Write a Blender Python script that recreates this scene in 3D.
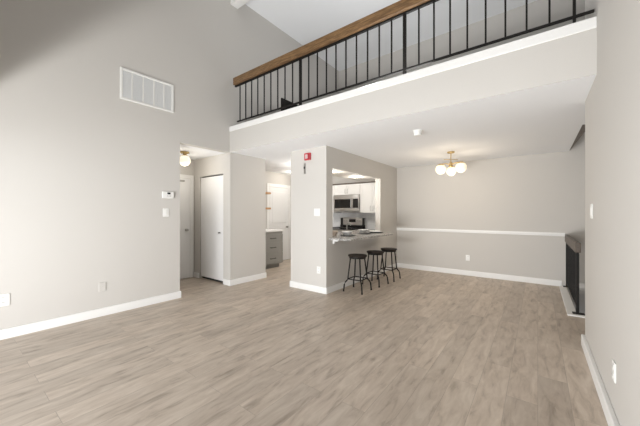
import bpy, bmesh, math, random
from mathutils import Vector, Matrix

random.seed(7)
for o in list(bpy.data.objects):
    bpy.data.objects.remove(o)
scene = bpy.context.scene
C = scene.collection

# ------------------------------------------------------------------ camera
cam_d = bpy.data.cameras.new('camera')
cam_d.sensor_fit = 'HORIZONTAL'
cam_d.sensor_width = 36.0
cam_d.lens = 287.0 / 640.0 * 36.0
cam_d.shift_y = 0.0008
cam_d.clip_start = 0.02
cam = bpy.data.objects.new('camera', cam_d)
C.objects.link(cam)
cam.location = (0, 0, 1.3)
cam.rotation_euler = (math.radians(90), 0, math.radians(37.2))
scene.camera = cam

# ------------------------------------------------------------------ light, exposure
scene.view_settings.view_transform = 'Standard'
scene.view_settings.look = 'None'
scene.view_settings.gamma = 1.0
scene.view_settings.use_curve_mapping = False
scene.view_settings.exposure = 0.09

world = bpy.data.worlds.new('daylight')
scene.world = world
world.use_nodes = True
wb = world.node_tree.nodes['Background']
wb.inputs[0].default_value = (0.86, 0.92, 1.0, 1)
wb.inputs[1].default_value = 0.6


def area(name, loc, target, sx, sy, watts, col=(1, 1, 1)):
    d = bpy.data.lights.new(name, 'AREA')
    d.shape = 'RECTANGLE'
    d.size = sx
    d.size_y = sy
    d.energy = watts
    d.color = col
    o = bpy.data.objects.new(name, d)
    C.objects.link(o)
    o.location = loc
    o.rotation_euler = (Vector(target) - Vector(loc)).to_track_quat('-Z', 'Y').to_euler()
    return o


# daylight thrown up by the sunlit balcony and in from the open sky, through the patio doorway
area('balcony_bounce_light', (-1.6, -1.72, 0.1), (-1.2, 2.0, 2.4), 2.6, 0.35, 256, (1.0, 0.995, 0.985))
area('patio_sky_light', (-3.1, -3.0, 1.6), (-1.9, 3.4, 1.0), 3.8, 2.0, 105, (0.95, 0.98, 1.0))
# unseen upward fill added above the loft floor to brighten the loft ceiling
area('loft_fill_light', (-1.6, 4.0, 2.86), (-1.75, 3.95, 5.2), 2.2, 0.8, 27, (1.0, 1.0, 1.0))


# ------------------------------------------------------------------ materials
def new_mat(name):
    m = bpy.data.materials.new(name)
    m.use_nodes = True
    nt = m.node_tree
    return m, nt, nt.nodes['Principled BSDF']


def paint(name, col, rough=0.6, metal=0.0, noise=0.015, bump=0.0, scale=40.0, spec=None):
    """plain finish with a faint procedural unevenness"""
    m, nt, b = new_mat(name)
    b.inputs['Roughness'].default_value = rough
    b.inputs['Metallic'].default_value = metal
    if spec is not None:
        b.inputs['Specular IOR Level'].default_value = spec
    tc = nt.nodes.new('ShaderNodeTexCoord')
    nz = nt.nodes.new('ShaderNodeTexNoise')
    nz.inputs['Scale'].default_value = scale
    nz.inputs['Detail'].default_value = 3
    nt.links.new(tc.outputs['Object'], nz.inputs['Vector'])
    mx = nt.nodes.new('ShaderNodeMix')
    mx.data_type = 'RGBA'
    mx.inputs['A'].default_value = tuple(max(0, c * (1 - noise)) for c in col) + (1,)
    mx.inputs['B'].default_value = tuple(min(1, c * (1 + noise)) for c in col) + (1,)
    nt.links.new(nz.outputs['Fac'], mx.inputs['Factor'])
    nt.links.new(mx.outputs['Result'], b.inputs['Base Color'])
    if bump:
        bp = nt.nodes.new('ShaderNodeBump')
        bp.inputs['Strength'].default_value = bump
        bp.inputs['Distance'].default_value = 0.002
        nt.links.new(nz.outputs['Fac'], bp.inputs['Height'])
        nt.links.new(bp.outputs['Normal'], b.inputs['Normal'])
    return m


def glow(name, col, strength):
    m, nt, b = new_mat(name)
    b.inputs['Base Color'].default_value = (0.85, 0.80, 0.68, 1)
    b.inputs['Roughness'].default_value = 0.25
    b.inputs['Emission Color'].default_value = col + (1,)
    b.inputs['Emission Strength'].default_value = strength
    return m


def wood(name, dark, light, stretch, rough=0.45, scale=6.0):
    m, nt, b = new_mat(name)
    b.inputs['Roughness'].default_value = rough
    tc = nt.nodes.new('ShaderNodeTexCoord')
    mp = nt.nodes.new('ShaderNodeMapping')
    mp.inputs['Scale'].default_value = stretch
    nz = nt.nodes.new('ShaderNodeTexNoise')
    nz.inputs['Scale'].default_value = scale
    nz.inputs['Detail'].default_value = 7
    nz.inputs['Roughness'].default_value = 0.62
    nz.inputs['Distortion'].default_value = 0.6
    cr = nt.nodes.new('ShaderNodeValToRGB')
    cr.color_ramp.elements[0].position = 0.32
    cr.color_ramp.elements[0].color = dark + (1,)
    cr.color_ramp.elements[1].position = 0.68
    cr.color_ramp.elements[1].color = light + (1,)
    nt.links.new(tc.outputs['Object'], mp.inputs['Vector'])
    nt.links.new(mp.outputs['Vector'], nz.inputs['Vector'])
    nt.links.new(nz.outputs['Fac'], cr.inputs['Fac'])
    nt.links.new(cr.outputs['Color'], b.inputs['Base Color'])
    return m


def plank_floor():
    m, nt, b = new_mat('oak_plank_floor')
    L = nt.links.new
    tc = nt.nodes.new('ShaderNodeTexCoord')
    mp = nt.nodes.new('ShaderNodeMapping')
    mp.inputs['Rotation'].default_value = (0, 0, math.radians(90))
    L(tc.outputs['Object'], mp.inputs['Vector'])
    br = nt.nodes.new('ShaderNodeTexBrick')
    br.offset = 0.37
    br.offset_frequency = 2
    br.inputs['Color1'].default_value = (0.0, 0.0, 0.0, 1)
    br.inputs['Color2'].default_value = (1, 1, 1, 1)
    br.inputs['Mortar'].default_value = (0.5, 0.5, 0.5, 1)
    br.inputs['Scale'].default_value = 1.0
    br.inputs['Mortar Size'].default_value = 0.0016
    br.inputs['Mortar Smooth'].default_value = 0.3
    br.inputs['Bias'].default_value = 0.0
    br.inputs['Brick Width'].default_value = 1.22
    br.inputs['Row Height'].default_value = 0.18
    L(mp.outputs['Vector'], br.inputs['Vector'])
    # each plank takes its own slice of the grain
    sep = nt.nodes.new('ShaderNodeSeparateXYZ')
    L(mp.outputs['Vector'], sep.inputs[0])
    mul = nt.nodes.new('ShaderNodeMath'); mul.operation = 'MULTIPLY'; mul.inputs[1].default_value = 9.0
    L(br.outputs['Color'], mul.inputs[0])
    cmb = nt.nodes.new('ShaderNodeCombineXYZ')
    sx = nt.nodes.new('ShaderNodeMath'); sx.operation = 'MULTIPLY'; sx.inputs[1].default_value = 3.8
    sy = nt.nodes.new('ShaderNodeMath'); sy.operation = 'MULTIPLY'; sy.inputs[1].default_value = 17.0
    L(sep.outputs['X'], sx.inputs[0]); L(sep.outputs['Y'], sy.inputs[0])
    L(sx.outputs[0], cmb.inputs['X']); L(sy.outputs[0], cmb.inputs['Y']); L(mul.outputs[0], cmb.inputs['Z'])
    g1 = nt.nodes.new('ShaderNodeTexNoise')
    g1.inputs['Scale'].default_value = 1.0
    g1.inputs['Detail'].default_value = 6
    g1.inputs['Roughness'].default_value = 0.6
    g1.inputs['Distortion'].default_value = 0.5
    L(cmb.outputs[0], g1.inputs['Vector'])
    cr = nt.nodes.new('ShaderNodeValToRGB')
    e = cr.color_ramp.elements
    e[0].position = 0.27; e[0].color = (0.335, 0.277, 0.222, 1)
    e[1].position = 0.70; e[1].color = (0.645, 0.562, 0.476, 1)
    e2 = e.new(0.45); e2.color = (0.525, 0.440, 0.362, 1)
    L(g1.outputs['Fac'], cr.inputs['Fac'])
    # plank-to-plank tone
    mr = nt.nodes.new('ShaderNodeMapRange')
    mr.inputs['To Min'].default_value = 0.90
    mr.inputs['To Max'].default_value = 1.08
    L(br.outputs['Color'], mr.inputs['Value'])
    tone = nt.nodes.new('ShaderNodeMix'); tone.data_type = 'RGBA'; tone.blend_type = 'MULTIPLY'
    tone.inputs['Factor'].default_value = 1.0
    L(cr.outputs['Color'], tone.inputs['A']); L(mr.outputs['Result'], tone.inputs['B'])
    seam = nt.nodes.new('ShaderNodeMix'); seam.data_type = 'RGBA'
    seam.inputs['B'].default_value = (0.20, 0.165, 0.13, 1)
    sf = nt.nodes.new('ShaderNodeMath'); sf.operation = 'MULTIPLY'; sf.inputs[1].default_value = 0.45
    L(br.outputs['Fac'], sf.inputs[0])
    L(sf.outputs[0], seam.inputs['Factor'])
    L(tone.outputs['Result'], seam.inputs['A'])
    L(seam.outputs['Result'], b.inputs['Base Color'])
    b.inputs['Roughness'].default_value = 0.42
    b.inputs['Specular IOR Level'].default_value = 0.4
    bp = nt.nodes.new('ShaderNodeBump')
    bp.inputs['Strength'].default_value = 0.15
    bp.inputs['Distance'].default_value = 0.002
    L(g1.outputs['Fac'], bp.inputs['Height'])
    L(bp.outputs['Normal'], b.inputs['Normal'])
    return m


def granite():
    m, nt, b = new_mat('speckled_granite')
    tc = nt.nodes.new('ShaderNodeTexCoord')
    nz = nt.nodes.new('ShaderNodeTexNoise')
    nz.inputs['Scale'].default_value = 55
    nz.inputs['Detail'].default_value = 5
    cr = nt.nodes.new('ShaderNodeValToRGB')
    cr.color_ramp.elements[0].position = 0.38
    cr.color_ramp.elements[0].color = (0.12, 0.115, 0.11, 1)
    cr.color_ramp.elements[1].position = 0.62
    cr.color_ramp.elements[1].color = (0.62, 0.60, 0.57, 1)
    nt.links.new(tc.outputs['Object'], nz.inputs['Vector'])
    nt.links.new(nz.outputs['Fac'], cr.inputs['Fac'])
    nt.links.new(cr.outputs['Color'], b.inputs['Base Color'])
    b.inputs['Roughness'].default_value = 0.22
    return m


def tile():
    m, nt, b = new_mat('pale_wall_tile')
    tc = nt.nodes.new('ShaderNodeTexCoord')
    mp = nt.nodes.new('ShaderNodeMapping')
    mp.inputs['Rotation'].default_value = (math.radians(90), 0, 0)
    br = nt.nodes.new('ShaderNodeTexBrick')
    br.inputs['Color1'].default_value = (0.72, 0.73, 0.74, 1)
    br.inputs['Color2'].default_value = (0.66, 0.67, 0.69, 1)
    br.inputs['Mortar'].default_value = (0.80, 0.80, 0.79, 1)
    br.inputs['Scale'].default_value = 1
    br.inputs['Brick Width'].default_value = 0.15
    br.inputs['Row Height'].default_value = 0.075
    br.inputs['Mortar Size'].default_value = 0.003
    nt.links.new(tc.outputs['Object'], mp.inputs['Vector'])
    nt.links.new(mp.outputs['Vector'], br.inputs['Vector'])
    nt.links.new(br.outputs['Color'], b.inputs['Base Color'])
    b.inputs['Roughness'].default_value = 0.2
    return m


WALL = paint('warm_grey_wall_paint', (0.60, 0.580, 0.550), 0.75, bump=0.08, scale=120)
CEIL = paint('white_ceiling_paint', (0.89, 0.905, 0.925), 0.85, bump=0.08, scale=120)
TRIM = paint('white_trim_paint', (0.86, 0.86, 0.85), 0.4)
DOOR = paint('white_door_paint', (0.86, 0.86, 0.86), 0.4)
PLASTIC = paint('white_plastic', (0.84, 0.84, 0.82), 0.35)
VENTBACK = paint('pale_grey_vent_filter', (0.62, 0.66, 0.72), 0.8)
GAPSHADE = paint('closet_gap_shade', (0.05, 0.05, 0.05), 0.9)
BLACK = paint('black_powder_coat', (0.012, 0.011, 0.010), 0.55, spec=0.2)
SEATBLK = paint('black_stained_seat', (0.018, 0.013, 0.010), 0.5, spec=0.25)
BRASS = paint('brushed_brass', (0.62, 0.47, 0.24), 0.32, 1.0)
CHROME = paint('satin_nickel', (0.45, 0.44, 0.42), 0.3, 1.0)
STEEL = paint('stainless_steel', (0.58, 0.57, 0.56), 0.3, 1.0)
GLASSBLK = paint('black_oven_glass', (0.012, 0.011, 0.011), 0.12)
IRON = paint('cast_iron', (0.02, 0.02, 0.02), 0.6)
CAB = paint('white_cabinet_lacquer', (0.78, 0.775, 0.76), 0.4)
GREYCAB = paint('grey_cabinet_paint', (0.33, 0.325, 0.305), 0.5)
RED = paint('red_alarm_plastic', (0.50, 0.045, 0.06), 0.4)
LENS = paint('clear_strobe_lens', (0.62, 0.50, 0.50), 0.15)
CERAMIC = paint('white_ceramic', (0.90, 0.90, 0.89), 0.5)
SLATE = paint('black_slate', (0.03, 0.03, 0.032), 0.5)
STRAW = paint('beige_woven_straw', (0.62, 0.54, 0.47), 0.8, noise=0.15)
LEAF = paint('green_leaf', (0.10, 0.16, 0.07), 0.5, noise=0.2)
SCREEN = paint('dark_display', (0.03, 0.035, 0.04), 0.15)
CARPET = paint('grey_stair_carpet', (0.42, 0.40, 0.37), 0.95, noise=0.15, bump=0.3, scale=200)
DECKM = paint('pale_balcony_concrete', (0.6, 0.6, 0.58), 0.85)
OAK = wood('oak_handrail', (0.085, 0.043, 0.018), (0.31, 0.185, 0.085), (1.2, 14, 14))
OAKY = wood('greyed_oak_cap', (0.06, 0.044, 0.032), (0.135, 0.104, 0.078), (14, 1.2, 14))
PINE = wood('honey_wood_shelf', (0.36, 0.19, 0.08), (0.55, 0.32, 0.15), (10, 1.2, 10))
DKWOOD_SHADE = wood('dark_crown_and_edge_shade', (0.07, 0.05, 0.038), (0.13, 0.10, 0.075), (10, 1.2, 10))  # wood of the cabinet crown; also colours the ceiling-edge shade strip
FLOOR = plank_floor()
GRANITE = granite()
TILE = tile()
GLOBE = glow('lit_opal_glass', (1.0, 0.86, 0.62), 0.6)
GLOBE2 = glow('lit_opal_glass_entry', (1.0, 0.90, 0.74), 0.7)
LED = glow('lit_downlight_lens', (1.0, 0.93, 0.82), 6.0)


# ------------------------------------------------------------------ mesh helpers
ORG = {}


class MB:
    def __init__(self):
        self.bm = bmesh.new()

    def box(self, x0, x1, y0, y1, z0, z1, bev=0.0, seg=2):
        r = bmesh.ops.create_cube(self.bm, size=1.0)
        M = Matrix.Translation(((x0 + x1) / 2, (y0 + y1) / 2, (z0 + z1) / 2)) @ \
            Matrix.Diagonal((abs(x1 - x0), abs(y1 - y0), abs(z1 - z0), 1))
        bmesh.ops.transform(self.bm, matrix=M, verts=r['verts'])
        if bev:
            es = {e for v in r['verts'] for e in v.link_edges}
            bmesh.ops.bevel(self.bm, geom=list(es), offset=bev, segments=seg, profile=0.5, affect='EDGES')
        return self

    def prism(self, poly, z0, z1):
        lo = [self.bm.verts.new((x, y, z0)) for x, y in poly]
        hi = [self.bm.verts.new((x, y, z1)) for x, y in poly]
        n = len(poly)
        self.bm.faces.new(lo[::-1])
        self.bm.faces.new(hi)
        for i in range(n):
            self.bm.faces.new((lo[i], lo[(i + 1) % n], hi[(i + 1) % n], hi[i]))
        return self

    def tube(self, pts, r, seg=12):
        pts = [Vector(p) for p in pts]
        rings = []
        for i, p in enumerate(pts):
            t = (pts[min(i + 1, len(pts) - 1)] - pts[max(i - 1, 0)]).normalized()
            a = Vector((0, 0, 1)) if abs(t.z) < 0.9 else Vector((1, 0, 0))
            u = t.cross(a).normalized()
            v = t.cross(u).normalized()
            rr = r[i] if isinstance(r, (list, tuple)) else r
            rings.append([self.bm.verts.new(p + u * rr * math.cos(2 * math.pi * k / seg) + v * rr * math.sin(2 * math.pi * k / seg)) for k in range(seg)])
        for a, b in zip(rings, rings[1:]):
            for k in range(seg):
                self.bm.faces.new((a[k], a[(k + 1) % seg], b[(k + 1) % seg], b[k]))
        self.bm.faces.new(rings[0][::-1])
        self.bm.faces.new(rings[-1])
        return self

    def lathe(self, prof, c, seg=32, axis='z'):
        """prof: (radius, height) pairs turned about a vertical (or chosen) axis through c"""
        rings = []
        for rr, h in prof:
            ring = []
            for k in range(seg):
                a = 2 * math.pi * k / seg
                x, y = rr * math.cos(a), rr * math.sin(a)
                p = {'z': (x, y, h), 'x': (h, x, y), 'y': (x, h, y)}[axis]
                ring.append(self.bm.verts.new((c[0] + p[0], c[1] + p[1], c[2] + p[2])))
            rings.append(ring)
        for a, b in zip(rings, rings[1:]):
            for k in range(seg):
                self.bm.faces.new((a[k], a[(k + 1) % seg], b[(k + 1) % seg], b[k]))
        self.bm.faces.new(rings[0][::-1])
        self.bm.faces.new(rings[-1])
        return self

    def ball(self, c, r, sz=1.0):
        q = bmesh.ops.create_uvsphere(self.bm, u_segments=28, v_segments=16, radius=r)
        bmesh.ops.transform(self.bm, matrix=Matrix.Translation(c) @ Matrix.Diagonal((1, 1, sz, 1)), verts=q['verts'])
        return self

    def build(self, name, mat, parent=None, smooth=False, kind=None, origin=None):
        org = Vector((0, 0, 0))
        if parent is not None:
            org = ORG[parent.name]
        elif origin is not None:
            org = Vector(origin)
        bmesh.ops.recalc_face_normals(self.bm, faces=self.bm.faces)
        bmesh.ops.translate(self.bm, vec=-org, verts=self.bm.verts)
        me = bpy.data.meshes.new(name)
        self.bm.to_mesh(me)
        self.bm.free()
        me.materials.append(mat)
        if smooth:
            for p in me.polygons:
                p.use_smooth = True
            try:
                me.set_sharp_from_angle(angle=math.radians(35))
            except Exception:
                pass
        o = bpy.data.objects.new(name, me)
        C.objects.link(o)
        if parent is not None:
            o.parent = parent
        else:
            o.location = org
        ORG[o.name] = org
        if kind:
            o['kind'] = kind
        return o


def tag(o, label, cat, group=None):
    o['label'] = label
    o['category'] = cat
    if group:
        o['group'] = group
    return o


def thing(name, label, cat, loc, group=None):
    o = bpy.data.objects.new(name, None)
    o.empty_display_size = 0.1
    C.objects.link(o)
    o.location = loc
    ORG[o.name] = Vector(loc)
    return tag(o, label, cat, group)


def struct(name, mb, mat, label=None):
    o = mb.build(name, mat, kind='structure')
    if label:
        o['label'] = label
    return o


def copy_tree(o, parent=None):
    c = o.copy()
    C.objects.link(c)
    c.parent = parent
    for ch in list(o.children):
        copy_tree(ch, c)
    return c


# ------------------------------------------------------------------ the setting
LW, RW, BW = -4.40, 0.37, 6.67        # left wall, right wall, back wall faces
CH, TOP = 2.40, 5.25                  # low ceiling, vault ceiling
FY = 3.12                             # loft front

struct('floor', MB().prism([(-5.74, -0.30), (1.40, -0.30), (1.40, 4.86), (0.36, 4.86), (0.36, BW), (-5.74, BW)], -0.2, 0), FLOOR)
struct('ground_balcony', MB().box(-5.5, 1.5, -4.5, -0.30, -0.2, -0.03), DECKM)

struct('wall_left', MB().box(LW - 0.12, LW, -0.30, 2.22, 0, TOP).box(LW - 0.12, LW, 2.22, 3.13, CH, TOP)
       .box(LW - 0.12, LW, 3.13, BW, CH + 0.06, TOP), WALL)
struct('wall_back', MB().box(-5.74, 1.52, BW, BW + 0.12, -1.4, TOP), WALL)
struct('wall_right', MB().box(RW, RW + 0.12, -0.30, 3.82, 0, TOP), WALL)
struct('wall_south', MB().box(LW, RW, -0.30, -0.14, 2.04, TOP).box(LW, -4.2, -0.30, -0.14, 0, 2.04)
       .box(-0.25, RW, -0.30, -0.14, 0, 2.04), WALL)
struct('wall_stairs', MB().box(1.40, 1.52, 3.70, BW, -1.4, TOP).box(RW + 0.12, 1.40, 3.70, 3.82, 0, TOP), WALL)
struct('wall_west', MB().box(-5.74, -5.62, 0.9, BW, 0, CH), WALL)
struct('wall_entry', MB().box(-5.62, LW - 0.12, 0.9, 1.0, 0, CH), WALL)
struct('wall_closet', MB().box(-5.62, -5.41, 3.13, 3.25, 0, CH).box(-4.61, LW, 3.13, 3.25, 0, CH)
       .box(-5.41, -4.61, 3.13, 3.25, 2.035, CH).box(LW - 0.12, LW, 3.25, 3.97, 0, CH)
       .box(-5.62, LW - 0.12, 3.85, 3.97, 0, CH), WALL)
struct('wall_column', MB().box(-3.50, -2.72, 3.75, 3.93, 0, CH), WALL)
struct('wall_kitchen', MB().box(-2.84, -2.72, 5.75, BW, 0, CH), WALL)
struct('wall_under_bar', MB().box(-2.84, -2.72, 3.93, 5.75, 0, 0.865), WALL)
struct('wall_over_bar', MB().box(-2.84, -2.72, 3.93, 5.75, 2.055, CH), WALL)
struct('ceiling_soffit', MB().box(-3.36, -2.84, 3.93, BW, 2.075, CH), WALL)
struct('ceiling', MB().box(LW - 0.12, 1.52, -0.30, BW, TOP, TOP + 0.1), CEIL)
struct('ceiling_dining', MB().prism([(LW, FY), (RW, FY), (RW, 3.82), (1.40, 3.82), (1.40, 4.80), (0.44, 4.80), (0.44, BW), (LW, BW)], CH, CH + 0.06), CEIL)
struct('ceiling_hall', MB().prism([(-5.74, 0.9), (LW - 0.12, 0.9), (LW - 0.12, 3.13), (LW, 3.13), (LW, BW), (-5.74, BW)], CH, CH + 0.06), CEIL)
struct('wall_loft', MB().box(LW, RW, FY - 0.003, FY, CH - 0.001, CH + 0.07).box(LW, RW, FY, FY + 0.10, CH + 0.06, 2.80), WALL)
struct('floor_loft', MB().prism([(LW, FY + 0.10), (RW, FY + 0.10), (RW, 3.82), (1.40, 3.82), (1.40, 4.80), (0.44, 4.80), (0.44, BW), (LW, BW)], CH + 0.06, 2.80), CARPET)
struct('trim_1', MB().box(LW, RW, FY - 0.008, FY + 0.16, 2.765, 2.855, 0.006), TRIM)
struct('ceiling_beam', MB().box(LW, RW, 3.14, 3.29, 5.06, TOP), TRIM)

BH, BT = 0.105, 0.016


def base(name, *segs):
    m = MB()
    for (x0, x1, y0, y1) in segs:
        m.box(x0, x1, y0, y1, 0, BH, 0.004, 1)
    struct(name, m, TRIM)


base('baseboard_left', (LW, LW + BT, -0.14, 2.22 + BT), (LW - 0.12, LW, 2.22, 2.22 + BT))
base('baseboard_closet', (LW, LW + BT, 3.13 - BT, 3.97 + BT), (-4.60, LW, 3.13 - BT, 3.13), (-5.60, -5.42, 3.13 - BT, 3.13), (LW - 0.5, LW, 3.97, 3.97 + BT))
base('baseboard_west', (-5.62, -5.62 + BT, 1.0, 2.14), (-5.62, -5.62 + BT, 5.08, 5.10))
base('baseboard_column', (-3.50 - BT, -2.72 + BT, 3.75 - BT, 3.75), (-2.72, -2.72 + BT, 3.75, BW - BT), (-3.50 - BT, -3.50, 3.75, 3.93))
base('baseboard_back', (-2.72, 0.34, BW - BT, BW))
base('baseboard_right', (RW - 0.028, RW, -0.14, 3.82 + BT), (RW, RW + 0.12, 3.82, 3.82 + BT))
# chair rail, moulded
struct('trim_2', MB().box(-2.72, 0.385, BW - 0.012, BW, 0.895, 0.957, 0.003, 1).box(-2.72, 0.385, BW - 0.024, BW, 0.915, 0.943, 0.006), TRIM)
# white edging round the stairwell
struct('trim_3', MB().box(0.30, 0.40, 4.82, BW - BT, 0.0, 0.018, 0.004, 1).box(0.40, 1.40, 4.82, 4.90, 0.0, 0.018, 0.004, 1)
       .box(0.362, 0.385, 4.862, BW, -0.4, 0.0), TRIM)
struct('trim_4', MB().box(0.44, 1.40, BW - 0.02, BW, 2.77, 2.86, 0.004, 1), TRIM)
# steps going down the stairwell, and a tapered brown strip standing in for shade along the ceiling edge
st = MB()
for k in range(5):
    st.box(0.39, 1.40, 4.90 + 0.26 * k, 4.90 + 0.26 * (k + 1), -1.3, -0.19 * (k + 1))
struct('stairs', st, CARPET)
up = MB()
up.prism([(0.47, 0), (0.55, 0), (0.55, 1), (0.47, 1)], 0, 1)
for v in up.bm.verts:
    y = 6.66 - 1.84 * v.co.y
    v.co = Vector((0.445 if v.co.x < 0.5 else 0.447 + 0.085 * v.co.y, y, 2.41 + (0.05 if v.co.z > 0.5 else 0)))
struct('trim_edge_shade', up, DKWOOD_SHADE)

# doors
def casing(mb, x, y0, y1, ztop, w=0.07, t=0.018):
    mb.box(x, x + t, y0 - w, y0, 0, ztop + w, 0.003, 1)
    mb.box(x, x + t, y1, y1 + w, 0, ztop + w, 0.003, 1)
    mb.box(x, x + t, y0, y1, ztop, ztop + w, 0.003, 1)
    return mb


def knob(parent, base_pt, axis, sgn, size=1.0):
    prof = [(0.026, 0), (0.026, 0.006), (0.011, 0.008), (0.011, 0.03), (0.02, 0.034), (0.028, 0.046), (0.024, 0.06), (0.008, 0.064)]
    return MB().lathe([(r * size, sgn * h * size) for r, h in prof], base_pt, 20, axis).build('door_knob', CHROME, parent, True)


d1 = struct('door_1', MB().box(-5.62, -5.608, 2.24, 3.035, 0.012, 2.0), DOOR, 'flat white entry door with satin knob beyond the left wall opening')
casing(MB(), -5.62, 2.235, 3.04, 2.005).build('door_casing', TRIM, d1)
knob(d1, (-5.608, 2.955, 0.97), 'x', 1)
MB().box(-5.606, -5.59, 2.40, 2.92, 1.93, 1.965, 0.004).build('door_closer', CHROME, d1)

d2 = struct('door_2', MB().box(-5.40, -4.62, 3.15, 3.185, 0.045, 2.012, 0.003, 1), DOOR, 'flat white closet door with small knob beside the partition end')
knob(d2, (-4.74, 3.15, 0.94), 'y', -1, 0.65)
MB().box(-5.41, -4.61, 3.19, 3.21, 0, 2.035).build('closet_shade_sheet', GAPSHADE, d2)  # near-black sheet behind the door, standing in for shade in its gaps

d3 = struct('door_3', MB().box(-5.62, -5.606, 5.20, 5.90, 0.012, 2.0), DOOR, 'white door beyond the grey drawer cabinet in the kitchen hall')
casing(MB(), -5.62, 5.195, 5.905, 2.005, 0.085).build('door_casing', TRIM, d3)
MB().box(-5.606, -5.60, 5.29, 5.81, 1.05, 1.88, 0.003, 1).build('door_panel', DOOR, d3)
MB().box(-5.606, -5.60, 5.29, 5.81, 0.16, 0.92, 0.003, 1).build('door_panel', DOOR, d3)
knob(d3, (-5.606, 5.83, 0.93), 'x', 1)

# ------------------------------------------------------------------ loft railing
rail = thing('loft_railing', 'black metal loft railing with a wooden handrail above the white ledge', 'railing', (LW, 3.17, 2.855))
MB().box(-4.30, RW, 3.115, 3.215, 3.575, 3.70, 0.008).build('handrail', OAK, rail)['label'] = 'brown wooden handrail'
MB().box(-4.30, RW, 3.150, 3.180, 3.552, 3.575).build('top_rail', BLACK, rail)
MB().box(-4.24, RW - 0.01, 3.153, 3.177, 2.918, 2.936).build('bottom_rail', BLACK, rail)
posts = [-2.76, -1.20, 0.24]
for x in posts:
    hw = 0.010 if x > 0 else 0.016
    MB().box(x - hw, x + hw, 3.149, 3.181, 2.855, 3.553).build('post', BLACK, rail)
xs = [-2.76 - 0.156 * k for k in range(1, 10)] + [-2.76 + 0.156 * k for k in range(1, 10)] + [-1.20 + 0.16 * k for k in range(1, 9)]
for x in xs:
    MB().box(x - 0.0075, x + 0.0075, 3.158, 3.172, 2.93, 3.553).build('baluster', BLACK, rail)

pn = thing('loft_panel', 'low black panel standing on the loft floor behind the railing', 'panel', (-3.5, 4.0, 2.80))  # plain low board on two feet, a guessed shape that does not fold
MB().box(-3.53, -3.50, 3.53, 4.45, 2.82, 3.29, 0.003, 1).build('panel_board', BLACK, pn)
for y in (3.6, 4.38):
    MB().box(-3.56, -3.47, y - 0.015, y + 0.015, 2.80, 2.83).build('foot', BLACK, pn)

# ------------------------------------------------------------------ stairwell guard
gd = thing('stair_guard', 'low black stair guard with a greyed wood cap at the stairwell', 'railing', (0.40, 5.7, 0))
MB().box(0.378, 0.432, 4.86, BW - 0.03, 0.805, 0.93, 0.006).build('cap_rail', OAKY, gd)['label'] = 'greyed wooden cap'
MB().box(0.392, 0.418, 4.90, BW - 0.03, 0.785, 0.805).build('top_rail', BLACK, gd)
MB().box(0.392, 0.418, 4.90, BW - 0.03, 0.10, 0.12).build('bottom_rail', BLACK, gd)
for y in (4.92, 6.60):
    p = MB().box(0.390, 0.420, y - 0.017, y + 0.017, 0.018, 0.785).build('post', BLACK, gd)
    MB().box(0.355, 0.475, y - 0.04, y + 0.04, 0.018, 0.026).build('base_plate', BLACK, p)
for k in range(14):
    y = 4.92 + 1.68 * (k + 1) / 15
    MB().box(0.397, 0.413, y - 0.008, y + 0.008, 0.12, 0.785).build('baluster', BLACK, gd)

# ------------------------------------------------------------------ wall fittings
VY0, VY1, VZ0, VZ1 = 1.42, 2.12, 2.82, 3.24
vt = thing('return_air_vent', 'large white louvred air return grille high on the left wall', 'vent', (LW, 1.77, VZ0))
MB().box(LW, LW + 0.004, VY0 + 0.02, VY1 - 0.02, VZ0 + 0.02, VZ1 - 0.02).build('filter', VENTBACK, vt)
MB().box(LW, LW + 0.018, VY0, VY0 + 0.03, VZ0, VZ1, 0.004, 1).box(LW, LW + 0.018, VY1 - 0.03, VY1, VZ0, VZ1, 0.004, 1) \
    .box(LW, LW + 0.018, VY0 + 0.03, VY1 - 0.03, VZ0, VZ0 + 0.03, 0.004, 1).box(LW, LW + 0.018, VY0 + 0.03, VY1 - 0.03, VZ1 - 0.03, VZ1, 0.004, 1).build('frame', PLASTIC, vt)
lv = MB()
n = 50
for k in range(n):
    y = VY0 + 0.034 + (VY1 - VY0 - 0.068) * k / (n - 1)
    lv.box(LW + 0.004, LW + 0.011, y - 0.0028, y + 0.0028, VZ0 + 0.03, VZ1 - 0.03)
lv.build('louvre', PLASTIC, vt)
for k in range(1, 5):
    y = VY0 + (VY1 - VY0) * k / 5
    MB().box(LW + 0.004, LW + 0.014, y - 0.007, y + 0.007, VZ0 + 0.03, VZ1 - 0.03).build('divider', PLASTIC, vt)

th = thing('thermostat', 'white wall thermostat with a small dark display above a light switch', 'thermostat', (LW, 2.04, 1.53))
MB().box(LW, LW + 0.028, 1.955, 2.115, 1.525, 1.625, 0.006).build('housing', PLASTIC, th)
MB().box(LW + 0.027, LW + 0.030, 2.02, 2.065, 1.585, 1.612).build('display', SCREEN, th)
for k in range(3):
    MB().box(LW + 0.027, LW + 0.031, 2.015 + 0.022 * k, 2.027 + 0.022 * k, 1.555, 1.566, 0.001, 1).build('button', CHROME, th)


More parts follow.
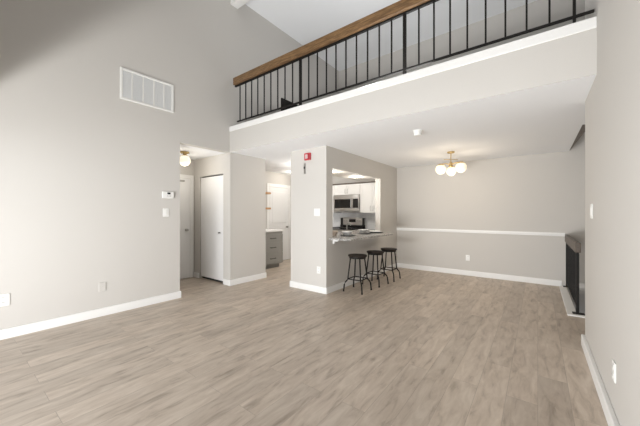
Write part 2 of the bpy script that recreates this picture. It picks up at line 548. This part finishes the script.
def plate(name, label, cat, pt, nrm, w=0.075, h=0.118, kind='outlet', gang=1):
    """wall plate; nrm is the axis letter and sign its face looks along"""
    t = thing(name, label, cat, pt)
    ax, s = nrm

    def b(mb, u0, u1, z0, z1, d0, d1, bev=0.0):
        if ax == 'x':
            a, c = sorted((pt[0] + s * d0, pt[0] + s * d1))
            return mb.box(a, c, pt[1] + u0, pt[1] + u1, pt[2] + z0, pt[2] + z1, bev, 1)
        a, c = sorted((pt[1] + s * d0, pt[1] + s * d1))
        return mb.box(pt[0] + u0, pt[0] + u1, a, c, pt[2] + z0, pt[2] + z1, bev, 1)
    b(MB(), -w / 2, w / 2, -h / 2, h / 2, 0, 0.008, 0.003).build('plate', PLASTIC, t)
    for g in range(gang):
        u = (g - (gang - 1) / 2) * 0.046
        if kind == 'outlet':
            for z in (-0.026, 0.026):
                so = b(MB(), u - 0.015, u + 0.015, z - 0.015, z + 0.015, 0.007, 0.011, 0.002).build('socket', PLASTIC, t)
                sl = MB()
                for q in (-0.006, 0.006):
                    b(sl, u + q - 0.0015, u + q + 0.0015, z - 0.002, z + 0.009, 0.0105, 0.0113)
                sl.build('slot', SCREEN, so)
        elif kind == 'switch':
            b(MB(), u - 0.017, u + 0.017, -0.034, 0.034, 0.007, 0.012, 0.002).build('rocker', PLASTIC, t)
        else:
            b(MB(), u - 0.005, u + 0.005, -0.005, 0.005, 0.007, 0.010, 0.001).build('screw', CHROME, t)
    return t


plate('light_switch', 'white rocker switch on the left wall below the thermostat', 'light switch', (LW, 2.01, 1.315), ('x', 1), 0.085, 0.125, 'switch')
plate('wall_outlet', 'wide white power outlet low on the left wall, cut by the photo edge', 'outlet', (LW, 0.335, 0.405), ('x', 1), 0.19, 0.125, 'outlet', 3)
t = plate('wall_plate', 'blank wall plate painted the wall colour, low on the left wall', 'wall plate', (LW, 1.23, 0.37), ('x', 1), 0.075, 0.118, 'blank')
for ch in t.children:
    ch.data.materials[0] = WALL
plate('light_switch', 'white double rocker switch on the column face, beneath the red alarm', 'light switch', (-2.905, 3.75, 1.32), ('y', -1), 0.125, 0.125, 'switch', 2)
plate('wall_outlet', 'white outlet low on the column under its switch', 'outlet', (-2.87, 3.75, 0.37), ('y', -1))
plate('wall_outlet', 'white outlet on the back wall below the chair rail', 'outlet', (-1.17, BW, 0.37), ('y', -1))
plate('light_switch', 'white rocker switch at chest height on the right wall', 'light switch', (RW, 3.36, 1.32), ('x', -1), 0.085, 0.125, 'switch')
plate('wall_outlet', 'white outlet low on the right wall above the baseboard', 'outlet', (RW, 2.45, 0.35), ('x', -1))

fa = thing('fire_alarm', 'red fire alarm box high on the column', 'alarm', (-3.095, 3.75, 2.205))
MB().box(-3.16, -3.03, 3.715, 3.75, 2.20, 2.32, 0.006).build('alarm_box', RED, fa)
MB().box(-3.13, -3.08, 3.705, 3.716, 2.225, 2.295, 0.004).build('strobe_lens', LENS, fa)
for k in range(4):
    MB().box(-3.068, -3.04, 3.712, 3.716, 2.22 + 0.022 * k, 2.23 + 0.022 * k).build('horn_slot', paint('dark_red_slot', (0.2, 0.02, 0.03)), fa)
ch = thing('door_chime', 'slim grey sensor mounted below the red fire alarm', 'sensor', (-3.165, 3.75, 1.975))
MB().box(-3.182, -3.150, 3.73, 3.75, 1.975, 2.155, 0.005).build('sensor_body', CHROME, ch)
MB().box(-3.180, -3.152, 3.725, 3.732, 2.06, 2.10, 0.003).build('sensor_cap', SCREEN, ch)

sd = thing('smoke_detector', 'round white smoke detector on the ceiling before the chandelier', 'smoke detector', (-1.27, 3.82, CH))
MB().lathe([(0.062, 0), (0.062, -0.012), (0.05, -0.014)], (-1.27, 3.82, CH), 28).build('base', PLASTIC, sd, True)
MB().lathe([(0.052, -0.012), (0.052, -0.034), (0.046, -0.038), (0.046, -0.046), (0.050, -0.050), (0.048, -0.066), (0.026, -0.074), (0.004, -0.075)], (-1.27, 3.82, CH), 28).build('cover', PLASTIC, sd, True)


# ------------------------------------------------------------------ lamps
def point(name, loc, watts, col, r=0.05):
    d = bpy.data.lights.new(name, 'POINT')
    d.energy = watts
    d.color = col
    d.shadow_soft_size = r
    o = bpy.data.objects.new(name, d)
    C.objects.link(o)
    o.location = loc
    return o


WARM = (1.0, 0.84, 0.64)
cx, cy = -1.236, 5.49
chn = thing('chandelier', 'brass ceiling lamp with three lit opal globes in the dining area', 'ceiling lamp', (cx, cy, CH))
MB().lathe([(0.062, 0), (0.062, -0.018), (0.05, -0.026), (0.012, -0.028)], (cx, cy, CH), 28).build('canopy', BRASS, chn, True)
MB().tube([(cx, cy, CH - 0.02), (cx, cy, 2.17)], 0.008).build('stem', BRASS, chn, True)
MB().tube([(cx - 0.10, cy - 0.075, 2.262), (cx + 0.10, cy + 0.075, 2.262)], 0.005).build('cross_bar', BRASS, chn, True)
MB().lathe([(0.01, 0.05), (0.026, 0.04), (0.03, 0.0), (0.03, -0.035), (0.018, -0.05), (0.004, -0.052)], (cx, cy, 2.17), 24).build('hub', BRASS, chn, True)
for (lx, dy) in ((2.157, 5.13), (2.407, 4.90), (2.44, 5.33)):
    gx = lx * 0.7965 - dy * 0.6046
    gy = lx * 0.6046 + dy * 0.7965
    ux, uy = gx - cx, gy - cy
    arm = MB().tube([(cx, cy, 2.17), (cx + ux * 0.5, cy + uy * 0.5, 2.19), (gx, gy, 2.185)], 0.008).build('arm', BRASS, chn, True)
    MB().lathe([(0.008, 0.095), (0.03, 0.092), (0.055, 0.075), (0.060, 0.062), (0.052, 0.062), (0.02, 0.07)], (gx, gy, 2.095), 28).build('shade_cup', BRASS, arm, True)
    MB().ball((gx, gy, 2.09), 0.089).build('globe', GLOBE, arm, True)
    point('chandelier_bulb', (gx, gy, 1.86), 4, WARM, 0.08)

ex, ey = -5.02, 2.62
el = thing('flush_lamp', 'small brass ceiling lamp with one lit opal globe in the entry hall', 'ceiling lamp', (ex, ey, CH))
MB().lathe([(0.075, 0), (0.075, -0.022), (0.06, -0.03), (0.03, -0.034)], (ex, ey, CH), 28).build('canopy', BRASS, el, True)
MB().lathe([(0.028, -0.03), (0.028, -0.05), (0.05, -0.066), (0.056, -0.08)], (ex, ey, CH), 28).build('collar', BRASS, el, True)
MB().ball((ex, ey, 2.245), 0.098).build('globe', GLOBE2, el, True)
point('entry_bulb', (ex, ey, 2.02), 6.5, (1.0, 0.92, 0.80), 0.12)


def downlight(loc, label, w):
    t = thing('recessed_light', label, 'ceiling lamp', loc, 'recessed kitchen ceiling lights')
    MB().lathe([(0.085, 0), (0.085, -0.006), (0.066, -0.010), (0.062, -0.004)], loc, 32).build('trim_ring', TRIM, t, True)
    MB().lathe([(0.062, -0.003), (0.060, -0.009), (0.01, -0.011)], loc, 32).build('lens', LED, t, True)
    point('downlight_bulb', (loc[0], loc[1], loc[2] - 0.09), w, (1.0, 0.92, 0.82), 0.06)
    return t


downlight((-2.99, 4.36, 2.075), 'recessed light in the kitchen ceiling nearest the column', 7)
downlight((-3.04, 5.30, 2.075), 'recessed light in the kitchen ceiling nearest the tall cabinets', 8)
point('kitchen_fill_light', (-4.1, 5.0, 2.2), 24, (1.0, 0.95, 0.88), 0.15)  # unseen fill added to brighten the white cabinets; belongs to no fixture
downlight((-5.16, 5.62, CH), 'recessed light in the kitchen hall seen left of the column', 5)

# ------------------------------------------------------------------ breakfast bar and stools
bar = thing('bar_counter', 'speckled granite breakfast bar running through the kitchen wall opening', 'counter', (-2.72, 4.8, 0.865))
MB().prism([(-3.36, 3.935), (-2.72, 3.935), (-2.72, 3.84), (-2.36, 3.84), (-2.33, 3.87), (-2.33, 5.50), (-2.42, 5.60), (-2.72, 5.60), (-2.72, 5.745), (-3.36, 5.745)], 0.868, 0.9).build('slab', GRANITE, bar)
tag(MB().box(-2.72, -2.62, 3.935, 3.965, 0.838, 0.866).box(-2.72, -2.69, 3.935, 3.965, 0.80, 0.84).build('bar_bracket', TRIM, origin=(-2.72, 3.95, 0.8)), 'small white bracket under the near end of the granite breakfast bar', 'bracket')
struct('trim_6', MB().box(-3.34, -2.86, 3.95, 5.73, 0.09, 0.866), CAB)     # kitchen side of the peninsula

st0 = thing('bar_stool', '', 'stool', (0, 0, 0), 'bar stools at the breakfast bar')
SH = 0.605
MB().lathe([(0.003, SH - 0.028), (0.150, SH - 0.028), (0.158, SH - 0.024), (0.160, SH - 0.006), (0.154, SH), (0.003, SH + 0.001)], (0, 0, 0), 40).build('seat', SEATBLK, st0, True)
MB().lathe([(0.140, SH - 0.03), (0.140, SH - 0.055), (0.128, SH - 0.055), (0.128, SH - 0.03)], (0, 0, 0), 40).build('seat_ring', BLACK, st0, True)
for (sx, sy) in ((1, 1), (1, -1), (-1, 1), (-1, -1)):
    pts = [(0.085 * sx, 0.085 * sy, SH - 0.03), (0.105 * sx, 0.105 * sy, 0.36), (0.118 * sx, 0.118 * sy, 0.22), (0.128 * sx, 0.128 * sy, 0.185), (0.150 * sx, 0.150 * sy, 0.155), (0.162 * sx, 0.162 * sy, 0.115), (0.170 * sx, 0.170 * sy, 0.012)]
    lg = MB().tube(pts, 0.0115, 14).build('leg', BLACK, st0, True)
    MB().lathe([(0.014, 0.0), (0.014, 0.022), (0.012, 0.026)], (0.170 * sx, 0.170 * sy, 0.0), 14).build('foot_cap', SEATBLK, lg, True)
ringpts = [(0.172 * math.cos(2 * math.pi * k / 40), 0.172 * math.sin(2 * math.pi * k / 40), 0.205) for k in range(40)]
rg = MB()
sq = [(-0.122, -0.122), (0.122, -0.122), (0.122, 0.122), (-0.122, 0.122)]
for a, b in zip(sq, sq[1:] + sq[:1]):
    rg.tube([(a[0], a[1], 0.205), (b[0], b[1], 0.205)], 0.009, 12)
rg.build('footrest', BLACK, st0, True)
stools = [(-2.42, 4.235, 0.03, 'black round backless bar stool nearest the column'),
          (-2.385, 4.83, -0.05, 'black round backless bar stool in the middle of the three'),
          (-2.36, 5.37, 0.04, 'black round backless bar stool furthest along the bar, nearest the back wall')]
for i, (x, y, rz, lab) in enumerate(stools):
    s = st0 if i == 0 else copy_tree(st0)
    s.location = (x, y, 0)
    s.rotation_euler = (0, 0, rz)
    s['label'] = lab

# place settings on the bar
ZB = 0.9
def charger(x, y, lab, mat=SLATE, r=0.14):
    return tag(MB().lathe([(0.004, 0), (r * 0.7, 0), (r, 0.008), (r, 0.012), (r * 0.7, 0.006), (0.004, 0.006)], (x, y, ZB), 36).build('charger_plate', mat, None, True, origin=(x, y, ZB)), lab, 'plate', 'plates on the breakfast bar')


def bowl(x, y, z, lab):
    return tag(MB().lathe([(0.004, 0), (0.05, 0), (0.055, 0.006), (0.098, 0.074), (0.092, 0.074), (0.05, 0.014), (0.004, 0.012)], (x, y, z), 36).build('soup_bowl', CERAMIC, None, True, origin=(x, y, z)), lab, 'bowl', 'white bowls on the breakfast bar')


charger(-2.72, 4.42, 'black charger plate under the white bowl nearest the column')
bowl(-2.74, 4.42, ZB + 0.0065, 'white bowl on the bar nearest the column')
charger(-2.74, 5.05, 'black charger plate under the second white bowl')
bowl(-2.76, 5.05, ZB + 0.0065, 'white bowl on the bar halfway to the far jamb')
charger(-2.70, 5.48, 'black charger plate under the flat white plate at the far end of the bar', r=0.15)
tag(MB().lathe([(0.004, 0), (0.09, 0), (0.13, 0.016), (0.13, 0.021), (0.09, 0.008), (0.004, 0.007)], (-2.70, 5.48, ZB + 0.0125), 36)
    .build('dinner_plate', CERAMIC, None, True, origin=(-2.70, 5.48, ZB + 0.0125)), 'flat white dinner plate at the far end of the breakfast bar', 'plate', 'plates on the breakfast bar')
bk = thing('bread_basket', 'small beige basket on the bar beside the near jamb', 'basket', (-2.98, 4.30, ZB))
MB().lathe([(0.004, 0), (0.075, 0), (0.09, 0.04), (0.098, 0.075), (0.09, 0.075), (0.07, 0.012), (0.004, 0.01)], (-2.98, 4.30, ZB), 30).build('basket_body', STRAW, bk, True)
MB().lathe([(0.098, 0.072), (0.102, 0.078), (0.098, 0.084), (0.09, 0.084), (0.088, 0.076)], (-2.98, 4.30, ZB), 30).build('basket_rim', STRAW, bk, True)
fc = thing('kitchen_faucet', 'slim chrome kitchen faucet rising behind the second white bowl', 'faucet', (-3.18, 5.12, ZB))
MB().lathe([(0.026, 0), (0.026, 0.008), (0.014, 0.014)], (-3.18, 5.12, ZB), 20).build('base', CHROME, fc, True)
MB().tube([(-3.18, 5.12, ZB + 0.01), (-3.18, 5.12, ZB + 0.15), (-3.17, 5.12, ZB + 0.19), (-3.14, 5.12, ZB + 0.205), (-3.10, 5.12, ZB + 0.19), (-3.09, 5.12, ZB + 0.15)], 0.009).build('spout', CHROME, fc, True)

# ------------------------------------------------------------------ kitchen
KF = 6.32


def shaker(mb, x0, x1, y, z0, z1, rim=0.055):
    """framed door front facing the room"""
    mb.box(x0, x1, y, y + 0.012, z0, z1)
    mb.box(x0, x0 + rim, y - 0.008, y, z0, z1).box(x1 - rim, x1, y - 0.008, y, z0, z1)
    mb.box(x0 + rim, x1 - rim, y - 0.008, y, z0, z0 + rim).box(x0 + rim, x1 - rim, y - 0.008, y, z1 - rim, z1)
    return mb


def handle_v(x, y, z0, z1, parent):
    return MB().tube([(x, y, z0 + 0.01), (x, y - 0.028, z0 + 0.012), (x, y - 0.03, z0 + 0.02), (x, y - 0.03, z1 - 0.02), (x, y - 0.028, z1 - 0.012), (x, y, z1 - 0.01)], 0.005, 8).build('handle', CHROME, parent, True)


def upper(label, x0, x1, z0, z1, hz, splits):
    t = thing('wall_cabinet', label, 'cabinet', ((x0 + x1) / 2, BW, z0), 'white wall cabinets over the range')
    MB().box(x0 + 0.002, x1 - 0.002, KF, BW - 0.002, z0, z1).build('carcass', CAB, t)
    es = [x0] + splits + [x1]
    for i, (a, b) in enumerate(zip(es, es[1:])):
        dr = shaker(MB(), a + 0.004, b - 0.004, KF - 0.013, z0 + 0.004, z1 - 0.004).build('door', CAB, t)
        hx = b - 0.035 if i % 2 == 0 else a + 0.035
        handle_v(hx, KF - 0.021, hz, hz + 0.13, dr)
    return t


upper('white two door cabinet above the microwave', -4.31, -3.53, 1.785, 2.05, 1.81, [-3.92])
upper('tall white two door cabinet right of the microwave', -3.528, -2.86, 1.32, 2.05, 1.36, [-3.20])
upper('white cabinet left of the microwave, mostly behind the near jamb', -4.95, -4.315, 1.32, 2.05, 1.36, [-4.63])
tag(MB().box(-4.97, -2.86, KF - 0.035, BW - 0.002, 2.053, 2.082, 0.006).build('crown_moulding', DKWOOD_SHADE, origin=(-3.9, 6.5, 2.05)), 'dark crown strip along the top of the white wall cabinets', 'moulding')

mw = thing('microwave', 'stainless over range microwave with a dark glass door', 'microwave', (-3.92, 6.45, 1.35))
MB().box(-4.305, -3.535, 6.27, BW - 0.002, 1.352, 1.782, 0.004, 1).build('housing', STEEL, mw)
dr = MB().box(-4.30, -3.72, 6.25, 6.268, 1.385, 1.775, 0.004).build('door', STEEL, mw)
MB().box(-4.26, -3.77, 6.246, 6.251, 1.44, 1.67, 0.002, 1).build('window', GLASSBLK, dr)
MB().tube([(-3.745, 6.25, 1.44), (-3.745, 6.215, 1.455), (-3.745, 6.215, 1.66), (-3.745, 6.25, 1.675)], 0.012, 10).build('handle', STEEL, dr, True)
cp = MB().box(-3.715, -3.545, 6.25, 6.268, 1.385, 1.775, 0.004).build('control_panel', STEEL, mw)
MB().box(-3.705, -3.555, 6.246, 6.251, 1.44, 1.67, 0.002, 1).build('keypad', GLASSBLK, cp)

rg = thing('range', 'stainless gas range with a black cooktop under the microwave', 'stove', (-3.92, 6.35, 0))
MB().box(-4.30, -3.54, 6.04, BW - 0.01, 0.02, 0.90, 0.004, 1).build('oven_body', STEEL, rg)
MB().box(-4.30, -3.54, 6.03, 6.58, 0.90, 0.915).build('cooktop', GLASSBLK, rg)
for x in (-4.12, -3.72):
    g = MB()
    for q in (-0.13, 0, 0.13):
        g.box(x + q - 0.006, x + q + 0.006, 6.08, 6.52, 0.93, 0.945)
        g.box(x - 0.15, x + 0.15, 6.30 + q * 1.3 - 0.006, 6.30 + q * 1.3 + 0.006, 0.93, 0.945)
    for qx in (-0.13, 0.13):
        for qy in (6.09, 6.51):
            g.box(x + qx - 0.006, x + qx + 0.006, qy - 0.006, qy + 0.006, 0.914, 0.932)
    g.build('burner_grate', IRON, rg)
bgd = MB().box(-4.30, -3.54, 6.585, BW - 0.01, 0.915, 1.19, 0.008).build('backguard', STEEL, rg)
MB().box(-4.02, -3.82, 6.578, 6.586, 1.07, 1.15, 0.002, 1).build('clock_display', GLASSBLK, bgd)
MB().box(-4.30, -3.54, 6.578, 6.586, 0.916, 1.0, 0.002, 1).build('vent_strip', GLASSBLK, bgd)
for x in (-4.25, -3.585):
    MB().box(x - 0.035, x + 0.035, 6.576, 6.586, 0.92, 1.185, 0.002, 1).build('end_cap', GLASSBLK, bgd)
for x in (-4.16, -4.08, -3.76, -3.68):
    MB().lathe([(0.018, 0), (0.018, -0.02), (0.012, -0.024), (0.003, -0.024)], (x, 6.583, 1.11), 16, 'y').build('knob', CHROME, bgd, True)
MB().tube([(-4.2, 6.035, 0.76), (-4.2, 5.99, 0.76), (-3.64, 5.99, 0.76), (-3.64, 6.035, 0.76)], 0.012, 10).build('oven_handle', STEEL, rg, True)
struct('trim_7', MB().box(-5.60, -2.85, BW - 0.008, BW, 0.9, 1.32), TILE)

for (x0, x1, lab) in ((-3.53, -2.86, 'white base cabinet with granite top right of the range'), (-4.97, -4.31, 'white base cabinet with granite top left of the range')):
    t = thing('base_cabinet', lab, 'cabinet', ((x0 + x1) / 2, 6.35, 0), 'white base cabinets beside the range')
    MB().box(x0, x1, 6.08, BW - 0.01, 0.0, 0.865).build('carcass', CAB, t)
    dr = shaker(MB(), x0 + 0.01, x1 - 0.01, 6.067, 0.1, 0.855).build('door', CAB, t)
    handle_v(x1 - 0.05, 6.06, 0.66, 0.8, dr)
    MB().box(x0, x1, 6.05, BW - 0.01, 0.867, 0.9, 0.003, 1).build('worktop', GRANITE, t)

pl = thing('potted_plant', 'tiny green plant on the counter beside the far jamb', 'plant', (-3.12, 6.40, 0.9))
MB().lathe([(0.004, 0), (0.03, 0), (0.038, 0.06), (0.034, 0.06), (0.004, 0.05)], (-3.12, 6.40, 0.9), 20).build('pot', CERAMIC, pl, True)
lf = MB()
for k in range(16):
    a = random.uniform(0, 6.28); h = random.uniform(0.07, 0.15); r = random.uniform(0.01, 0.05)
    p = Vector((-3.12 + r * math.cos(a), 6.40 + r * math.sin(a), 0.9 + h))
    lf.tube([(-3.12, 6.40, 0.95), ((p.x - 3.12) / 2, (p.y + 6.40) / 2, 0.9 + h * 0.75), p], [0.002, 0.010, 0.002], 6)
lf.build('foliage', LEAF, pl, True)

# grey drawer unit and shelves in the kitchen hall
DX, DY1 = -5.00, 5.06
gc = thing('drawer_cabinet', 'grey drawer cabinet with a white top in the kitchen hall', 'cabinet', (-5.3, 4.45, 0))
MB().box(-5.61, DX, 3.98, DY1, 0.10, 0.865).box(-5.61, DX - 0.07, 3.98, DY1 - 0.05, 0, 0.10).build('carcass', GREYCAB, gc)
MB().box(-5.615, DX + 0.03, 3.975, DY1 + 0.02, 0.867, 0.905, 0.004, 1).build('worktop', CERAMIC, gc)
for (z0, z1) in ((0.115, 0.365), (0.375, 0.62), (0.63, 0.80)):
    dw = MB().box(DX, DX + 0.018, 4.42, DY1 - 0.01, z0, z1, 0.003, 1) \
        .box(DX + 0.018, DX + 0.024, 4.42, DY1 - 0.01, z0, z0 + 0.04).box(DX + 0.018, DX + 0.024, 4.42, DY1 - 0.01, z1 - 0.04, z1) \
        .box(DX + 0.018, DX + 0.024, DY1 - 0.05, DY1 - 0.01, z0, z1).build('drawer', GREYCAB, gc)
    zc = (z0 + z1) / 2
    MB().tube([(DX + 0.018, 4.64, zc), (DX + 0.05, 4.645, zc), (DX + 0.05, 4.80, zc), (DX + 0.018, 4.805, zc)], 0.007, 8).build('handle', IRON, dw, True)
for z, lab in ((1.79, 'upper honey wood shelf above the grey drawer cabinet'), (1.405, 'lower honey wood shelf above the grey drawer cabinet')):
    s = thing('wall_shelf', lab, 'shelf', (-5.62, 4.6, z), 'wooden shelves in the kitchen hall')
    MB().box(-5.62, -5.38, 4.05, 5.04, z, z + 0.045, 0.003, 1).build('board', PINE, s)
    MB().box(-5.62, -5.45, 4.80, 4.82, z - 0.02, z).box(-5.62, -5.60, 4.80, 4.82, z - 0.12, z).build('bracket', BLACK, s)
